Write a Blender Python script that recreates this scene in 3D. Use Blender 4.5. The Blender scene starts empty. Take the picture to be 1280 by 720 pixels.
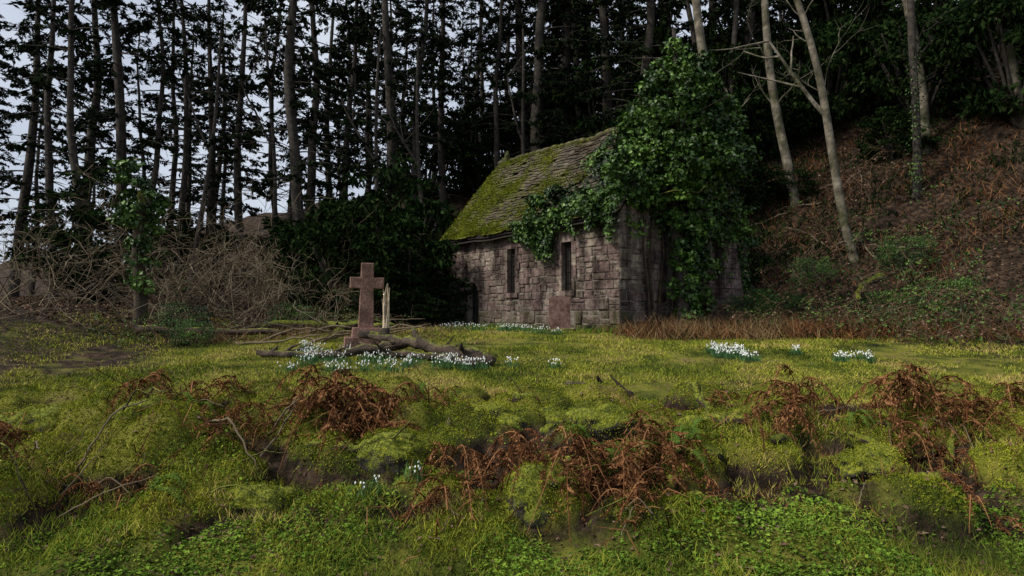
import bpy, math, numpy as np, bmesh
from mathutils import Vector
R=np.random.default_rng(7)
TAB=R.random((256,256))
def vn(x,y,sd=0):
    x=np.asarray(x,float)+sd*17.37; y=np.asarray(y,float)+sd*9.71
    xi=np.floor(x).astype(int); yi=np.floor(y).astype(int)
    fx=x-xi; fy=y-yi; fx=fx*fx*(3-2*fx); fy=fy*fy*(3-2*fy)
    a=TAB[xi%256,yi%256]; b=TAB[(xi+1)%256,yi%256]; c=TAB[xi%256,(yi+1)%256]; d=TAB[(xi+1)%256,(yi+1)%256]
    return (a*(1-fx)+b*fx)*(1-fy)+(c*(1-fx)+d*fx)*fy
def fbm(x,y,o=4,sd=0):
    s=0;a=.5
    for i in range(o):
        s=s+a*(vn(np.asarray(x)*2**i,np.asarray(y)*2**i,sd+i*3)-.5); a*=.5
    return s
def ss(a,b,x):
    t=np.clip((np.asarray(x,float)-a)/(b-a),0,1); return t*t*(3-2*t)

# ---------------------------------------------------------------- terrain
RM=np.random.default_rng(41)
CUSH=[]   # mossy hummocks: x,y,rx,ry,h,angle
for _ in range(125):
    x=RM.uniform(-6.5,7.5); y=RM.uniform(4.7,8.3)
    r=RM.uniform(.15,.46); CUSH.append((x,y,r*RM.uniform(1,1.6),r,r*RM.uniform(.5,.95)*(.5+.5*(y>5.5)),RM.normal(0,.5)))
for x in np.arange(-1.4,4.6,.42):   # the tumbled wall line
    r=RM.uniform(.24,.38); CUSH.append((x+RM.normal(0,.08),7.15+.2*math.sin(x*1.3)+RM.normal(0,.12),r*1.4,r,RM.uniform(.28,.46),RM.normal(0,.3)))
for x,y,r,h in [(-1.1,6.25,.36,.40),(2.35,6.35,.42,.36),(1.55,6.15,.34,.32),(.25,5.35,.36,.34),(3.2,8.0,.42,.40),(2.8,8.5,.3,.32),(4.5,7.1,.45,.42),(-2.0,6.8,.5,.42),(-3.5,6.4,.6,.55),(-3.0,7.7,.5,.40),(-4.6,7.3,.6,.48),(.45,8.3,.16,.26),(-2.7,5.3,.4,.30),(5.6,6.6,.6,.45),(-4.3,5.2,.5,.42),(3.4,5.4,.4,.26)]:
    CUSH.append((x,y,r*1.2,r,h,RM.normal(0,.3)))
def cush(x,y):
    x=np.asarray(x,float); y=np.asarray(y,float); out=np.zeros(np.broadcast(x,y).shape); x=x+0*out; y=y+0*out
    m=(y>4)&(y<9.4)&(x>-8)&(x<9)
    if not m.any(): return out
    a=x[m]; b=y[m]; wx=a+.2*fbm(a*2.5,b*2.5,3,14); wy=b+.2*fbm(a*2.5+9,b*2.5,3,15); o=np.zeros(len(a))
    for cx,cy,rx,ry,h,an in CUSH:
        c,s=math.cos(an),math.sin(an); dx=wx-cx; dy=wy-cy; u=(c*dx+s*dy)/rx; v=(-s*dx+c*dy)/ry; q=1-u*u-v*v
        o=np.maximum(o,h*np.sqrt(np.maximum(q,0)))
    out[m]=o*(1+.5*fbm(a*5,b*5,3,19)); return out
def bank_t(x,y): return .62*x+.78*y-20.4
def frmask(x,y):
    e=1.0*fbm(x*.8,y*0+1,2,17)
    return ss(8.9+e,7.9+e,y)*(.2+.8*ss(4.2,5.3,y+.5*fbm(x,y,2,18)))*ss(2.5,3.6,y)
def hgt(x,y):
    x=np.asarray(x,float); y=np.asarray(y,float)
    z=np.interp(y,[-50,2.5,4,6,8,13,16.5,22,32,60],[-1.3,-.30,-.16,.06,.44,.94,1.22,1.28,1.8,3.0])
    t=bank_t(x,y)+1.6*fbm(x*.12,y*.12,3,5)
    r=np.maximum(t,0); z=z+np.where(r<3,r*r*.12,1.08+(r-3)*.74)
    cap=11+ss(0,12,x)*7+2*fbm(x*.05,y*.05,2,2); z=np.where(z>cap,cap+(z-cap)*.06,z)
    z=z+ss(-7,-12,x)*ss(6,14,y)*.7
    z=z+.10*fbm(x*.35,y*.35,3,1)+.035*fbm(x*2.2,y*2.2,3,2)
    fr=frmask(x,y)
    z=z+fr*(.26*fbm(x*1.2,y*1.5,3,8)+.10*fbm(x*5,y*5,3,9))+cush(x,y)*(.35+.65*fr)
    w=ss(3,8,r); z=z+w*(.9*fbm(x*.4,y*.4,4,4)+.25*fbm(x*1.6,y*1.6,3,7))
    return z
def H(x,y): return float(hgt(np.array([x]),np.array([y]))[0])

# ---------------------------------------------------------------- mesh builder
class MB:
    def __init__(s): s.v=[];s.q=[];s.t=[];s.qm=[];s.tm=[];s.a=[];s.n=0;s.qs=[];s.ts=[]
    def add(s,v,q=None,t=None,m=0,a=0.,smooth=False):
        v=np.asarray(v,float).reshape(-1,3); s.v.append(v)
        s.a.append(np.broadcast_to(np.asarray(a,float),(len(v),)).copy())
        if q is not None and len(q):
            q=np.asarray(q,int).reshape(-1,4)+s.n; s.q.append(q); s.qm.append(np.full(len(q),m)); s.qs.append(np.full(len(q),smooth))
        if t is not None and len(t):
            t=np.asarray(t,int).reshape(-1,3)+s.n; s.t.append(t); s.tm.append(np.full(len(t),m)); s.ts.append(np.full(len(t),smooth))
        s.n+=len(v)
    def tube(s,p,r,n=6,m=0,a=0.,cap=False,rough=0.,rng=R):
        p=np.asarray(p,float); k=len(p); r=np.broadcast_to(np.asarray(r,float),(k,))
        T=np.gradient(p,axis=0); T/=np.linalg.norm(T,axis=1)[:,None]+1e-9
        ref=np.array([0,0,1.]) if abs(T[0,2])<.8 else np.array([1.,0,0])
        U=np.cross(T,ref); U/=np.linalg.norm(U,axis=1)[:,None]+1e-9
        V=np.cross(T,U); an=np.linspace(0,2*math.pi,n,endpoint=False)
        rr=r[:,None]*(1+rough*(rng.random((k,n))-.5))
        v=p[:,None]+rr[...,None]*(np.cos(an)[None,:,None]*U[:,None]+np.sin(an)[None,:,None]*V[:,None])
        i=np.arange(k-1)[:,None]*n; j=np.arange(n)[None]; j2=(j+1)%n
        q=np.stack([i+j,i+j2,i+n+j2,i+n+j],-1).reshape(-1,4)
        vv=v.reshape(-1,3); t=[]
        if cap:
            vv=np.vstack([vv,p[:1],p[-1:]]); c=k*n
            for b in range(n): t+= [[c,(b+1)%n,b],[c+1,(k-1)*n+b,(k-1)*n+(b+1)%n]]
        s.add(vv,q,t,m,a,True)
    def box8(s,c,m=0,a=0.):
        s.add(c,[[0,3,2,1],[4,5,6,7],[0,1,5,4],[1,2,6,5],[2,3,7,6],[3,0,4,7]],None,m,a)
    def leaves(s,c,ax,nr,L,W,m=0,a=0.,fold=.15):
        c=np.asarray(c,float); N=len(c)
        if N==0: return
        ax=ax/(np.linalg.norm(ax,axis=1)[:,None]+1e-9); sd=np.cross(ax,nr); sd/=np.linalg.norm(sd,axis=1)[:,None]+1e-9
        nn=np.cross(sd,ax); L=np.broadcast_to(L,(N,))[:,None]; W=np.broadcast_to(W,(N,))[:,None]
        v=np.stack([c-ax*L/2,c+sd*W/2+nn*W*fold-ax*L*.08,c+ax*L/2,c-sd*W/2+nn*W*fold-ax*L*.08],1).reshape(-1,3)
        q=np.arange(N*4).reshape(-1,4)
        s.add(v,q,None,m,np.repeat(np.broadcast_to(a,(N,)),4))
    def build(s,name,mats,parent=None,link=True):
        me=bpy.data.meshes.new(name); v=np.concatenate(s.v)
        q=np.concatenate(s.q) if s.q else np.zeros((0,4),int); t=np.concatenate(s.t) if s.t else np.zeros((0,3),int)
        me.vertices.add(len(v)); me.vertices.foreach_set("co",v.ravel().astype(np.float32))
        lp=np.concatenate([q.ravel(),t.ravel()]).astype(np.int32)
        me.loops.add(len(lp)); me.polygons.add(len(q)+len(t))
        st=np.concatenate([np.arange(len(q))*4,len(q)*4+np.arange(len(t))*3]).astype(np.int32)
        me.polygons.foreach_set("loop_start",st); me.loops.foreach_set("vertex_index",lp)
        mi=np.concatenate([np.concatenate(s.qm) if s.qm else [],np.concatenate(s.tm) if s.tm else []]).astype(np.int32)
        sm=np.concatenate([np.concatenate(s.qs) if s.qs else [],np.concatenate(s.ts) if s.ts else []]).astype(bool)
        for m in mats: me.materials.append(m)
        me.update(calc_edges=True)
        me.polygons.foreach_set("material_index",mi); me.polygons.foreach_set("use_smooth",sm)
        at=me.attributes.new("m","FLOAT","POINT"); at.data.foreach_set("value",np.concatenate(s.a).astype(np.float32))
        me.update()
        if not link: return me
        return place(me,name,parent)
def place(me,name,parent=None,loc=(0,0,0),rz=0,sc=1,rx=0,ry=0):
    o=bpy.data.objects.new(name,me); bpy.context.scene.collection.objects.link(o)
    o.location=loc; o.rotation_euler=(rx,ry,rz); o.scale=(sc,sc,sc) if np.isscalar(sc) else sc
    if parent: o.parent=parent
    return o
def empty(name,loc=(0,0,0)):
    o=bpy.data.objects.new(name,None); bpy.context.scene.collection.objects.link(o); o.location=loc; o.empty_display_size=.3; return o
def rv(n,rng=R):
    v=rng.normal(size=(n,3)); return v/np.linalg.norm(v,axis=1)[:,None]

# ---------------------------------------------------------------- materials
def mk(name,cols,scale=6,rough=.9,bump=.3,bscale=30,island=0.,cols2=None,sharp=.25,bdist=.02,spec=.3,stain=None,zmoss=None,stain2=None,streak=None,lo=.3,hi=.7,simple=False):
    m=bpy.data.materials.new(name); m.use_nodes=True; nt=m.node_tree; N=nt.nodes; L=nt.links; N.clear()
    out=N.new('ShaderNodeOutputMaterial')
    if simple: b=N.new('ShaderNodeBsdfDiffuse'); CI='Color'; bump=0
    else:
        b=N.new('ShaderNodeBsdfPrincipled'); CI='Base Color'; b.inputs['Roughness'].default_value=rough; b.inputs['Specular IOR Level'].default_value=spec
    L.new(b.outputs[0],out.inputs[0])
    g=N.new('ShaderNodeNewGeometry')
    dflt=1 if simple else (2 if (island>0 and bump==0) else 4)
    def noise(sc,det=None,r=.6,vec=None):
        n=N.new('ShaderNodeTexNoise'); n.inputs['Scale'].default_value=sc; n.inputs['Detail'].default_value=dflt if det is None else det; n.inputs['Roughness'].default_value=r
        L.new(vec or g.outputs['Position'],n.inputs['Vector']); return n.outputs['Fac']
    def math_(op,a,b_=None,clamp=False):
        n=N.new('ShaderNodeMath'); n.operation=op; n.use_clamp=clamp
        for i,x in enumerate([a,b_]):
            if x is None: continue
            if isinstance(x,(int,float)): n.inputs[i].default_value=x
            else: L.new(x,n.inputs[i])
        return n.outputs[0]
    def ramp(fac,cs,lo=.3,hi=.7):
        r=N.new('ShaderNodeValToRGB'); L.new(fac,r.inputs[0]); e=r.color_ramp.elements
        while len(e)<len(cs): e.new(.5)
        for i,c in enumerate(cs):
            e[i].position=lo+(hi-lo)*i/max(1,len(cs)-1); e[i].color=(*c,1)
        return r.outputs[0]
    if island>=1: f=math_('ADD',math_('MULTIPLY',g.outputs['Random Per Island'],.42),.29)
    else:
        f=noise(scale)
        if island>0:
            f=math_('ADD',math_('MULTIPLY',f,1-island),math_('MULTIPLY',math_('ADD',math_('MULTIPLY',g.outputs['Random Per Island'],.42),.29),island))
    col=ramp(f,cols,lo,hi)
    def mix(fac,c1,c2,mode='MIX'):
        x=N.new('ShaderNodeMix'); x.data_type='RGBA'; x.blend_type=mode
        if isinstance(fac,(int,float)): x.inputs['Factor'].default_value=fac
        else: L.new(fac,x.inputs['Factor'])
        for k,c in ((6,c1),(7,c2)):
            if isinstance(c,tuple): x.inputs[k].default_value=(*c,1)
            else: L.new(c,x.inputs[k])
        return x.outputs[2]
    for st in (stain,stain2):
        if st: col=mix(1.,col,ramp(noise(st[0],4,.7),[st[1],(1,1,1)],.36,.58),'MULTIPLY')
    if streak:
        mp=N.new('ShaderNodeMapping'); mp.inputs['Scale'].default_value=(1,1,.16); L.new(g.outputs['Position'],mp.inputs[0])
        col=mix(1.,col,ramp(noise(3.2,4,.6,mp.outputs[0]),[streak,(1,1,1)],.40,.56),'MULTIPLY')
    if cols2 is not None:
        at=N.new('ShaderNodeAttribute'); at.attribute_name='m'
        k=math_('ADD',at.outputs['Fac'],math_('MULTIPLY',math_('SUBTRACT',noise(scale*2.3,5,.7),.5),1.6))
        k=math_('DIVIDE',math_('SUBTRACT',k,.5-sharp),2*sharp,True)
        c2=ramp(noise(scale*4),cols2); col=mix(k,col,c2)
    if zmoss is not None:
        sx=N.new('ShaderNodeSeparateXYZ'); L.new(g.outputs['Normal'],sx.inputs[0])
        k=math_('ADD',sx.outputs['Z'],math_('MULTIPLY',math_('SUBTRACT',noise(9,4,.7),.5),1.8))
        k=math_('MULTIPLY',math_('SUBTRACT',k,zmoss[0]),2.5,True); col=mix(k,col,ramp(noise(25),zmoss[1]))
    L.new(col,b.inputs[CI])
    if bump>0:
        bp=N.new('ShaderNodeBump'); bp.inputs['Strength'].default_value=bump; bp.inputs['Distance'].default_value=bdist
        L.new(noise(bscale,4,.65),bp.inputs['Height']); L.new(bp.outputs[0],b.inputs['Normal'])
    return m
MOSS=[(.04,.05,.008),(.15,.175,.016),(.32,.32,.03)]
M_ground=mk('ground_mat',[(.02,.025,.008),(.08,.095,.015),(.20,.20,.03),(.20,.15,.06)],1.3,bump=1,bscale=38,bdist=.06,
   cols2=[(.006,.004,.003),(.033,.022,.015),(.11,.072,.046)],spec=.1)
M_grass=mk('grass_mat',[(.035,.055,.010),(.12,.155,.02),(.28,.29,.035),(.36,.27,.10)],.7,island=.35,lo=.36,hi=.64,simple=True)
M_weed=mk('weed_mat',[(.03,.055,.01),(.085,.15,.018),(.21,.31,.04)],1.5,island=.6,simple=True)
M_moss=mk('moss_mat',MOSS,1.6,island=.5,simple=True)
M_mossrock=mk('moss_rock_mat',[(.02,.016,.012),(.085,.075,.058)],5,bump=1,bscale=30,bdist=.06,zmoss=(-.05,MOSS))
M_mosslog=mk('moss_log_mat',[(.02,.014,.01),(.075,.052,.035)],5,bump=1,bscale=30,bdist=.05,zmoss=(.15,MOSS))
M_deadlog=mk('dead_log_mat',[(.018,.013,.010),(.06,.042,.030),(.11,.08,.055)],5,bump=1,bscale=22,bdist=.05,zmoss=(.75,MOSS))
M_bark=mk('bark_mat',[(.012,.010,.008),(.035,.029,.023),(.07,.057,.045)],5,bump=1,bscale=18,bdist=.05)
M_pale=mk('pale_bark_mat',[(.05,.042,.03),(.14,.12,.09),(.28,.24,.19)],2.5,bump=.8,bscale=14,bdist=.04,stain=(1.2,(.25,.30,.15)))
M_twig=mk('twig_mat',[(.03,.022,.015),(.11,.085,.055),(.28,.23,.16)],1.2,island=1.,simple=True)
M_redtwig=mk('bramble_mat',[(.035,.02,.012),(.11,.07,.045),(.18,.12,.075)],2,island=1.,simple=True)
M_needle=mk('needle_mat',[(.004,.007,.004),(.009,.016,.008),(.022,.031,.013)],.5,island=1.,simple=True)
M_ever=mk('evergreen_mat',[(.003,.006,.003),(.008,.017,.005),(.023,.04,.012)],.8,island=1.,simple=True)
M_ivy=mk('ivy_mat',[(.005,.013,.003),(.026,.062,.009),(.12,.22,.03)],1.0,bump=0,island=.45,spec=.3,rough=.5,lo=.34,hi=.66)  # lightest tone raised to paint bright highlights into the leaf colour
M_litter=mk('leaf_litter_mat',[(.03,.019,.013),(.10,.06,.042),(.21,.14,.10)],3,island=1.,simple=True)
M_fern=mk('dead_fern_mat',[(.025,.011,.006),(.11,.045,.02),(.27,.135,.06)],4,island=1.,simple=True)
M_gfern=mk('green_fern_mat',[(.04,.07,.01),(.10,.16,.03)],4,island=1.,simple=True)
M_dry=mk('dry_grass_mat',[(.06,.035,.015),(.16,.10,.05),(.28,.20,.10)],1.5,island=1.,simple=True)
M_stone=mk('chapel_stone_mat',[(.12,.088,.08),(.26,.185,.17),(.30,.25,.21),(.46,.39,.30)],5,bump=1,bscale=13,bdist=.06,island=.62,cols2=[(.03,.032,.014),(.08,.09,.03)],stain=(.8,(.38,.36,.35)),stain2=(5.5,(.5,.48,.46)),streak=(.36,.35,.35),spec=.1)
M_mortar=mk('mortar_mat',[(.10,.085,.07),(.24,.205,.17)],7,bump=1,bscale=30,stain=(.9,(.4,.4,.37)))
M_slate=mk('roof_slate_mat',[(.035,.03,.024),(.09,.075,.058),(.17,.14,.105)],3,bump=1,bscale=30,bdist=.03,island=.5,
   cols2=[(.022,.024,.006),(.08,.09,.012),(.20,.21,.02)],sharp=.2,spec=.15,stain=(1.1,(.45,.42,.34)))
M_dark=mk('dark_wood_mat',[(.008,.006,.005),(.02,.016,.013)],8,bump=.5)
M_granite=mk('red_granite_mat',[(.10,.055,.045),(.25,.135,.105),(.40,.25,.20)],38,rough=.65,bump=.35,bscale=120,bdist=.004,stain=(3.,(.5,.48,.42)),stain2=(9.,(.6,.6,.55)),zmoss=(1.2,[(.06,.07,.02),(.11,.12,.04)]))
M_redstone=mk('red_sandstone_mat',[(.10,.055,.045),(.20,.115,.095)],12,bump=.5,bscale=40,bdist=.01,stain=(3,(.5,.45,.4)),cols2=[(.03,.04,.015),(.08,.09,.03)])
M_white=mk('snowdrop_petal_mat',[(.72,.75,.72),(.82,.83,.8)],3,simple=True)
M_blade=mk('snowdrop_leaf_mat',[(.03,.08,.03),(.08,.16,.06)],3,island=1.,simple=True)
M_wood=mk('split_wood_mat',[(.34,.26,.16),(.62,.52,.38)],14,bump=.6,bscale=40)

# ---------------------------------------------------------------- ground
def axis(fine0,fine1,step,far0,far1):
    c=list(np.arange(fine0,fine1+1e-6,step)); s=step; x=fine1
    while x<far1: s=min(s*1.1,25); x+=s; c.append(x)
    s=step; x=fine0
    while x>far0: s=min(s*1.1,25); x-=s; c.insert(0,x)
    return np.array(c)
xs=axis(-6.5,7.0,.035,-420,420); ys=axis(3.4,9.5,.03,-80,450)
X,Y=np.meshgrid(xs,ys); Z=hgt(X,Y)
t=bank_t(X,Y)+1.6*fbm(X*.12,Y*.12,3,5)
litter_shade=ss(-.8,1.5,t)*.95+ss(15.0,20,Y-.25*X+3*fbm(X*.3,Y*.3,2,3))*.7*ss(1,-3,X)+ss(-5,-7.5,X+1.5*fbm(Y*.4,X*.4,2,6))*.7*ss(5,12,Y)
litter_shade=np.maximum(litter_shade,ss(8,9.5,X)*.6*ss(9,15,Y))
fm=frmask(X,Y); cu=cush(X,Y)
litter_shade=litter_shade+fm*ss(4.4,5.2,Y)*(1.15-4.5*cu+.5*fbm(X*1.5,Y*1.5,3,21))+.08+.6*fbm(X*.8,Y*.8,3,22)  # besides litter, paints shade: hollows between hummocks darkened in colour for relief
k=len(xs); i=np.arange(len(ys)-1)[:,None]*k; j=np.arange(k-1)[None]
mb=MB(); mb.add(np.stack([X,Y,Z],-1).reshape(-1,3),np.stack([i+j,i+j+1,i+k+j+1,i+k+j],-1).reshape(-1,4),None,0,np.clip(litter_shade,0,1).ravel(),True)
mb.build('ground',[M_ground])

CH0=np.array([2.79,16.55]); CA=np.array([-.64,.768]); CB=np.array([.768,.64])
def in_chapel(x,y,pad=.05):
    dx=x-CH0[0]; dy=y-CH0[1]; s=dx*CA[0]+dy*CA[1]; w=dx*CB[0]+dy*CB[1]
    return (s>-pad)&(s<7.75+pad)&(w>-pad)&(w<4.84+pad)
def fan(n,d0,d1,half=.95,p=1.):
    d=d0*(d1/d0)**(R.random(n)**p); x=(R.random(n)*2-1)*half*d; return x,d
x,y=fan(180000,7.0,24,.95,.9); msk=~in_chapel(x,y)&(bank_t(x,y)<.6)&(x>-9-2*R.random(len(x)))&(fbm(x*.9,y*.9,3,30)+.16*R.random(len(x))>.0)&(frmask(x,y)<.5*R.random(len(x))+.1)
msk&=~((y>19.5+fbm(x,y*0,2,4)*3)&(x<-2.5))
x=x[msk];y=y[msk];n=len(x)
ax=np.stack([R.normal(0,.6,n),R.normal(0,.6,n),np.ones(n)],1)
L_=(.022+.045*R.random(n))*(1+2.6*np.clip(fbm(x*.9,y*.9,3,33),-.3,.6))*(1+.02*y); c=np.stack([x,y,hgt(x,y)+L_*.4],1)
mb=MB(); mb.leaves(c,ax,rv(n),L_,.005+.0009*y,0); mb.build('grass',[M_grass])
x,y=fan(200000,3.3,7.6,.9,1.0); f=fbm(x*1.3,y*1.3,4,40); keep=(f+.12*R.random(len(x))>.03)&(R.random(len(x))<ss(6.3,4.9,y)+.08); x=x[keep];y=y[keep];n=len(x)
hh=R.random(n)**2*(.02+.55*np.clip(f[keep]-.02,0,.4))
ax=np.stack([R.normal(0,1,n),R.normal(0,1,n),R.normal(.2,.4,n)],1); nr=np.stack([R.normal(0,.5,n),R.normal(0,.5,n),np.ones(n)],1)
mb=MB(); sz=.010+.034*R.random(n)**1.5; mb.leaves(np.stack([x,y,hgt(x,y)+hh],1),ax,nr,sz,sz*.65,0)
x2,y2=fan(60000,3.3,7.6,.9); kk=fbm(x2*1.4,y2*1.4,3,44)+.14*R.random(len(x2))>.05; x2=x2[kk];y2=y2[kk]; n=len(x2); L_=.04+.10*R.random(n)
mb.leaves(np.stack([x2,y2,hgt(x2,y2)+L_*.4],1),np.stack([R.normal(0,.6,n),R.normal(0,.6,n),np.ones(n)],1),rv(n),L_,.006,1)
mb.build('weeds',[M_weed,M_grass])
mb=MB()
x,y=fan(55000,14,42,.95,.8); k1=(bank_t(x,y)>-.6*R.random(len(x))*3)|((x<-6.5)&(y>10))|((y>20.5)&(x<0)); k1&=~in_chapel(x,y); x=x[k1];y=y[k1]
x3,y3=fan(5000,3.6,14,.9); x=np.r_[x,x3]; y=np.r_[y,y3]; n=len(x)
nr=np.stack([R.normal(0,.5,n),R.normal(0,.5,n),np.ones(n)],1); ax=rv(n); ax[:,2]*=.3
sz=(.035+.05*R.random(n))*np.where(y>14,1.7,.75); mb.leaves(np.stack([x,y,hgt(x,y)+.02],1),ax,nr,sz,sz*.6,0,fold=.3); mb.build('leaf_litter',[M_litter])

# ---------------------------------------------------------------- chapel
def T(s,w,z):
    s=np.asarray(s,float);w=np.asarray(w,float);z=np.asarray(z,float)*np.ones_like(s*w)
    return np.stack([CH0[0]+CA[0]*s+CB[0]*w,CH0[1]+CA[1]*s+CB[1]*w,z],-1)
SL,WL,ZE,ZR,ZB=7.75,4.84,4.52,7.35,.9
def cbox(mb,s0,s1,w0,w1,z0,z1,m=0,a=0.):
    mb.box8(T([s0,s1,s1,s0]*2,[w0,w0,w1,w1]*2,[z0]*4+[z1]*4),m,a)
chap=empty('stone_chapel')
OP=[(1.71,2.13,2.35,3.75),(4.15,4.56,2.35,3.75),(6.10,6.70,.9,2.8)]
mb=MB(); TH=.5; cw=.015
cbox(mb,cw,1.71,cw,TH,ZB,ZE); cbox(mb,2.13,4.15,cw,TH,ZB,ZE); cbox(mb,4.56,6.10,cw,TH,ZB,ZE); cbox(mb,6.70,SL,cw,TH,ZB,ZE)
for a0,a1,z0,z1 in OP:
    cbox(mb,a0,a1,cw,TH,z1,ZE)
    if z0>ZB: cbox(mb,a0,a1,cw,TH,ZB,z0)
cbox(mb,cw,SL,WL-TH,WL-cw,ZB,ZE)
for s0,s1 in ((cw,TH),(SL-TH,SL-cw)):
    cbox(mb,s0+.002,s1-.002,TH,WL-TH,ZB,ZE)
    p=T([s0+.002]*3+[s1-.002]*3,[cw,WL-cw,WL/2]*2,[ZE,ZE,ZR-.12]*2)
    mb.add(p,[[0,1,4,3],[1,2,5,4],[2,0,3,5]],[[0,2,1],[3,4,5]],0)
mb.build('wall_core',[M_mortar],chap)
def stone(mb,f,u0,u1,z0,z1,d,a,rng):
    g=.007; u0+=g;u1-=g;z0+=g;z1-=g
    if u1-u0<.05 or z1-z0<.03: return
    j=lambda: rng.uniform(-.014,.014)
    c=.022
    back=[f(u0,.06,z0),f(u1,.06,z0),f(u1,.06,z1),f(u0,.06,z1)]
    mid=[f(u0+j(),-d+.018,z0+j()),f(u1+j(),-d+.018,z0+j()),f(u1+j(),-d+.018,z1+j()),f(u0+j(),-d+.018,z1+j())]
    fr=[f(u0+c+abs(j()),-d+j(),z0+c+abs(j())),f(u1-c-abs(j()),-d+j(),z0+c),f(u1-c,-d+j(),z1-c-abs(j())),f(u0+c,-d+j(),z1-c)]
    v=back+mid+fr; q=[[8,9,10,11]]
    for i in range(4):
        k=(i+1)%4; q+=[[i,k,4+k,4+i],[4+i,4+k,8+k,8+i]]
    mb.add(v,q,None,0,a)
def courses(mb,f,length,openings,zbreaks,rng,wfun=None,mossf=None,ch=.27):
    for zb0,zb1 in zip(zbreaks[:-1],zbreaks[1:]):
        n=max(1,round((zb1-zb0)/ch)); hs=rng.uniform(.65,1.35,n); hs=hs/hs.sum()*(zb1-zb0); z=zb0
        for h in hs:
            lo,hi=(0,length) if wfun is None else wfun(z+h*.5)
            iv=[(lo,hi)]
            for a0,a1,o0,o1 in openings:
                if z<o1-.02 and z+h>o0+.02:
                    nv=[]
                    for b0,b1 in iv:
                        if a0>b0 and a1<b1: nv+=[(b0,a0),(a1,b1)]
                        else: nv.append((b0,b1))
                    iv=nv
            for b0,b1 in iv:
                u=b0
                while u<b1-.01:
                    w=h*rng.uniform(.7,1.75)
                    if b1-(u+w)<.18: w=b1-u
                    a=.0 if mossf is None else mossf(u,z)
                    rr=rng.random()
                    if w>.2 and h>.22 and rr<.33:
                        hz=h*rng.uniform(.35,.65); 
                        if rr<.16:
                            um=u+w*rng.uniform(.35,.65); stone(mb,f,u,um,z,z+hz,rng.uniform(-.01,.02),a,rng); stone(mb,f,um,u+w,z,z+hz,rng.uniform(-.01,.02),a,rng)
                        else: stone(mb,f,u,u+w,z,z+hz,rng.uniform(-.01,.02),a,rng)
                        stone(mb,f,u,u+w,z+hz,z+h,rng.uniform(-.01,.02),a,rng)
                    else: stone(mb,f,u,u+w,z,z+h,rng.uniform(-.01,.035),a,rng)
                    u+=w
            z+=h
rg=np.random.default_rng(3)
mfn=lambda u,z: float(.5*max(0,1-(z-1.25)/.5)+.25*max(0,(z-4.1)/.4)+.35*fbm(u*.8,z*.8,2,3)+.06)
mb=MB(); courses(mb,lambda u,d,z:T(u,d,z),SL,OP,[.95,2.35,2.8,3.75,4.5],rg,None,mfn); mb.build('side_wall_stones',[M_stone],chap)
mb=MB()
wf=lambda z:(0,WL) if z<ZE else ((z-ZE)/(ZR-ZE)*WL/2+.02,WL-(z-ZE)/(ZR-ZE)*WL/2-.02)
courses(mb,lambda u,d,z:T(d,u,z),WL,[(2.0,2.85,2.6,4.6)],[.95,2.6,4.6,7.1],rg,wf,mfn); mb.build('gable_wall_stones',[M_stone],chap)
mb=MB(); courses(mb,lambda u,d,z:T(u,WL-d,z),SL,[],[.95,4.5],rg,None,mfn); courses(mb,lambda u,d,z:T(SL-d,u,z),WL,[],[.95,4.6,7.1],rg,wf,mfn); mb.build('rear_wall_stones',[M_stone],chap)
mb=MB()
for a0,a1,z0,z1 in OP[:2]:
    cbox(mb,a0-.10,a1+.10,-.045,.10,z1-.01,z1+.2); cbox(mb,a0-.10,a1+.10,-.06,.10,z0-.13,z0+.01)
    for zz in np.arange(z0+.012,z1-.2,.345):
        for e,sg in ((a0,-1),(a1,1)):
            wd=rg.choice([.10,.16]); u0,u1=(e-wd,e+.01) if sg<0 else (e-.01,e+wd)
            cbox(mb,u0,u1,-.035-.01*rg.random(),.11,zz,zz+.335)
cx=(6.10+6.70)/2; r0,r1=.30,.46; zc=2.48
for kx in range(7):
    b0=math.pi*kx/7+.015; b1=math.pi*(kx+1)/7-.015
    P=[(cx+r0*math.cos(b0),zc+r0*math.sin(b0)),(cx+r1*math.cos(b0),zc+r1*math.sin(b0)),(cx+r1*math.cos(b1),zc+r1*math.sin(b1)),(cx+r0*math.cos(b1),zc+r0*math.sin(b1))]
    mb.box8([T(p[0],-.05,p[1]) for p in P]+[T(p[0],.2,p[1]) for p in P])
mb.build('window_and_door_dressings',[M_stone],chap)
mb=MB()
for a0,a1,z0,z1 in OP[:2]:
    cbox(mb,a0+.004,a1-.004,.14,.16,z0+.012,z1-.012)  # dark panel stands in for the shade inside the window slit
    for u in np.linspace(a0+.1,a1-.1,3): cbox(mb,u-.009,u+.009,.115,.132,z0+.012,z1-.012)
    for z in np.linspace(z0+.25,z1-.2,4): cbox(mb,a0+.012,a1-.012,.10,.113,z-.009,z+.009)
mb.build('window_shade_fill_and_bars',[M_dark],chap)
mb=MB()
for u in np.arange(6.10,6.68,.12): cbox(mb,u+.004,u+.116,.2+.01*rg.random(),.26,1.1,2.8)
mb.build('door',[M_dark],chap)
mb=MB()
def rbox(mb,s0,s1,w0,w1t,w1b,z0,z1): mb.box8(T([s0,s1,s1,s0]*2,[w0,w0,w1b,w1b,w0,w0,w1t,w1t],[z0]*4+[z1]*4),0,.05)
hb=np.linspace(.95,4.3,12)
for z0,z1 in zip(hb[:-1],hb[1:]):
    e=lambda z:WL+.1+.75*(4.3-z)/3.35
    cut=WL-.5+rg.uniform(.2,.5)
    rbox(mb,-.35+.01*rg.random(),.03,WL-.5,cut,cut,z0+.008,z1-.008); rbox(mb,-.35+.02*rg.random(),.03,cut+.012,e(z1),e(z0),z0+.008,z1-.008)
mb.build('raking_buttress',[M_stone],chap)
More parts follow.
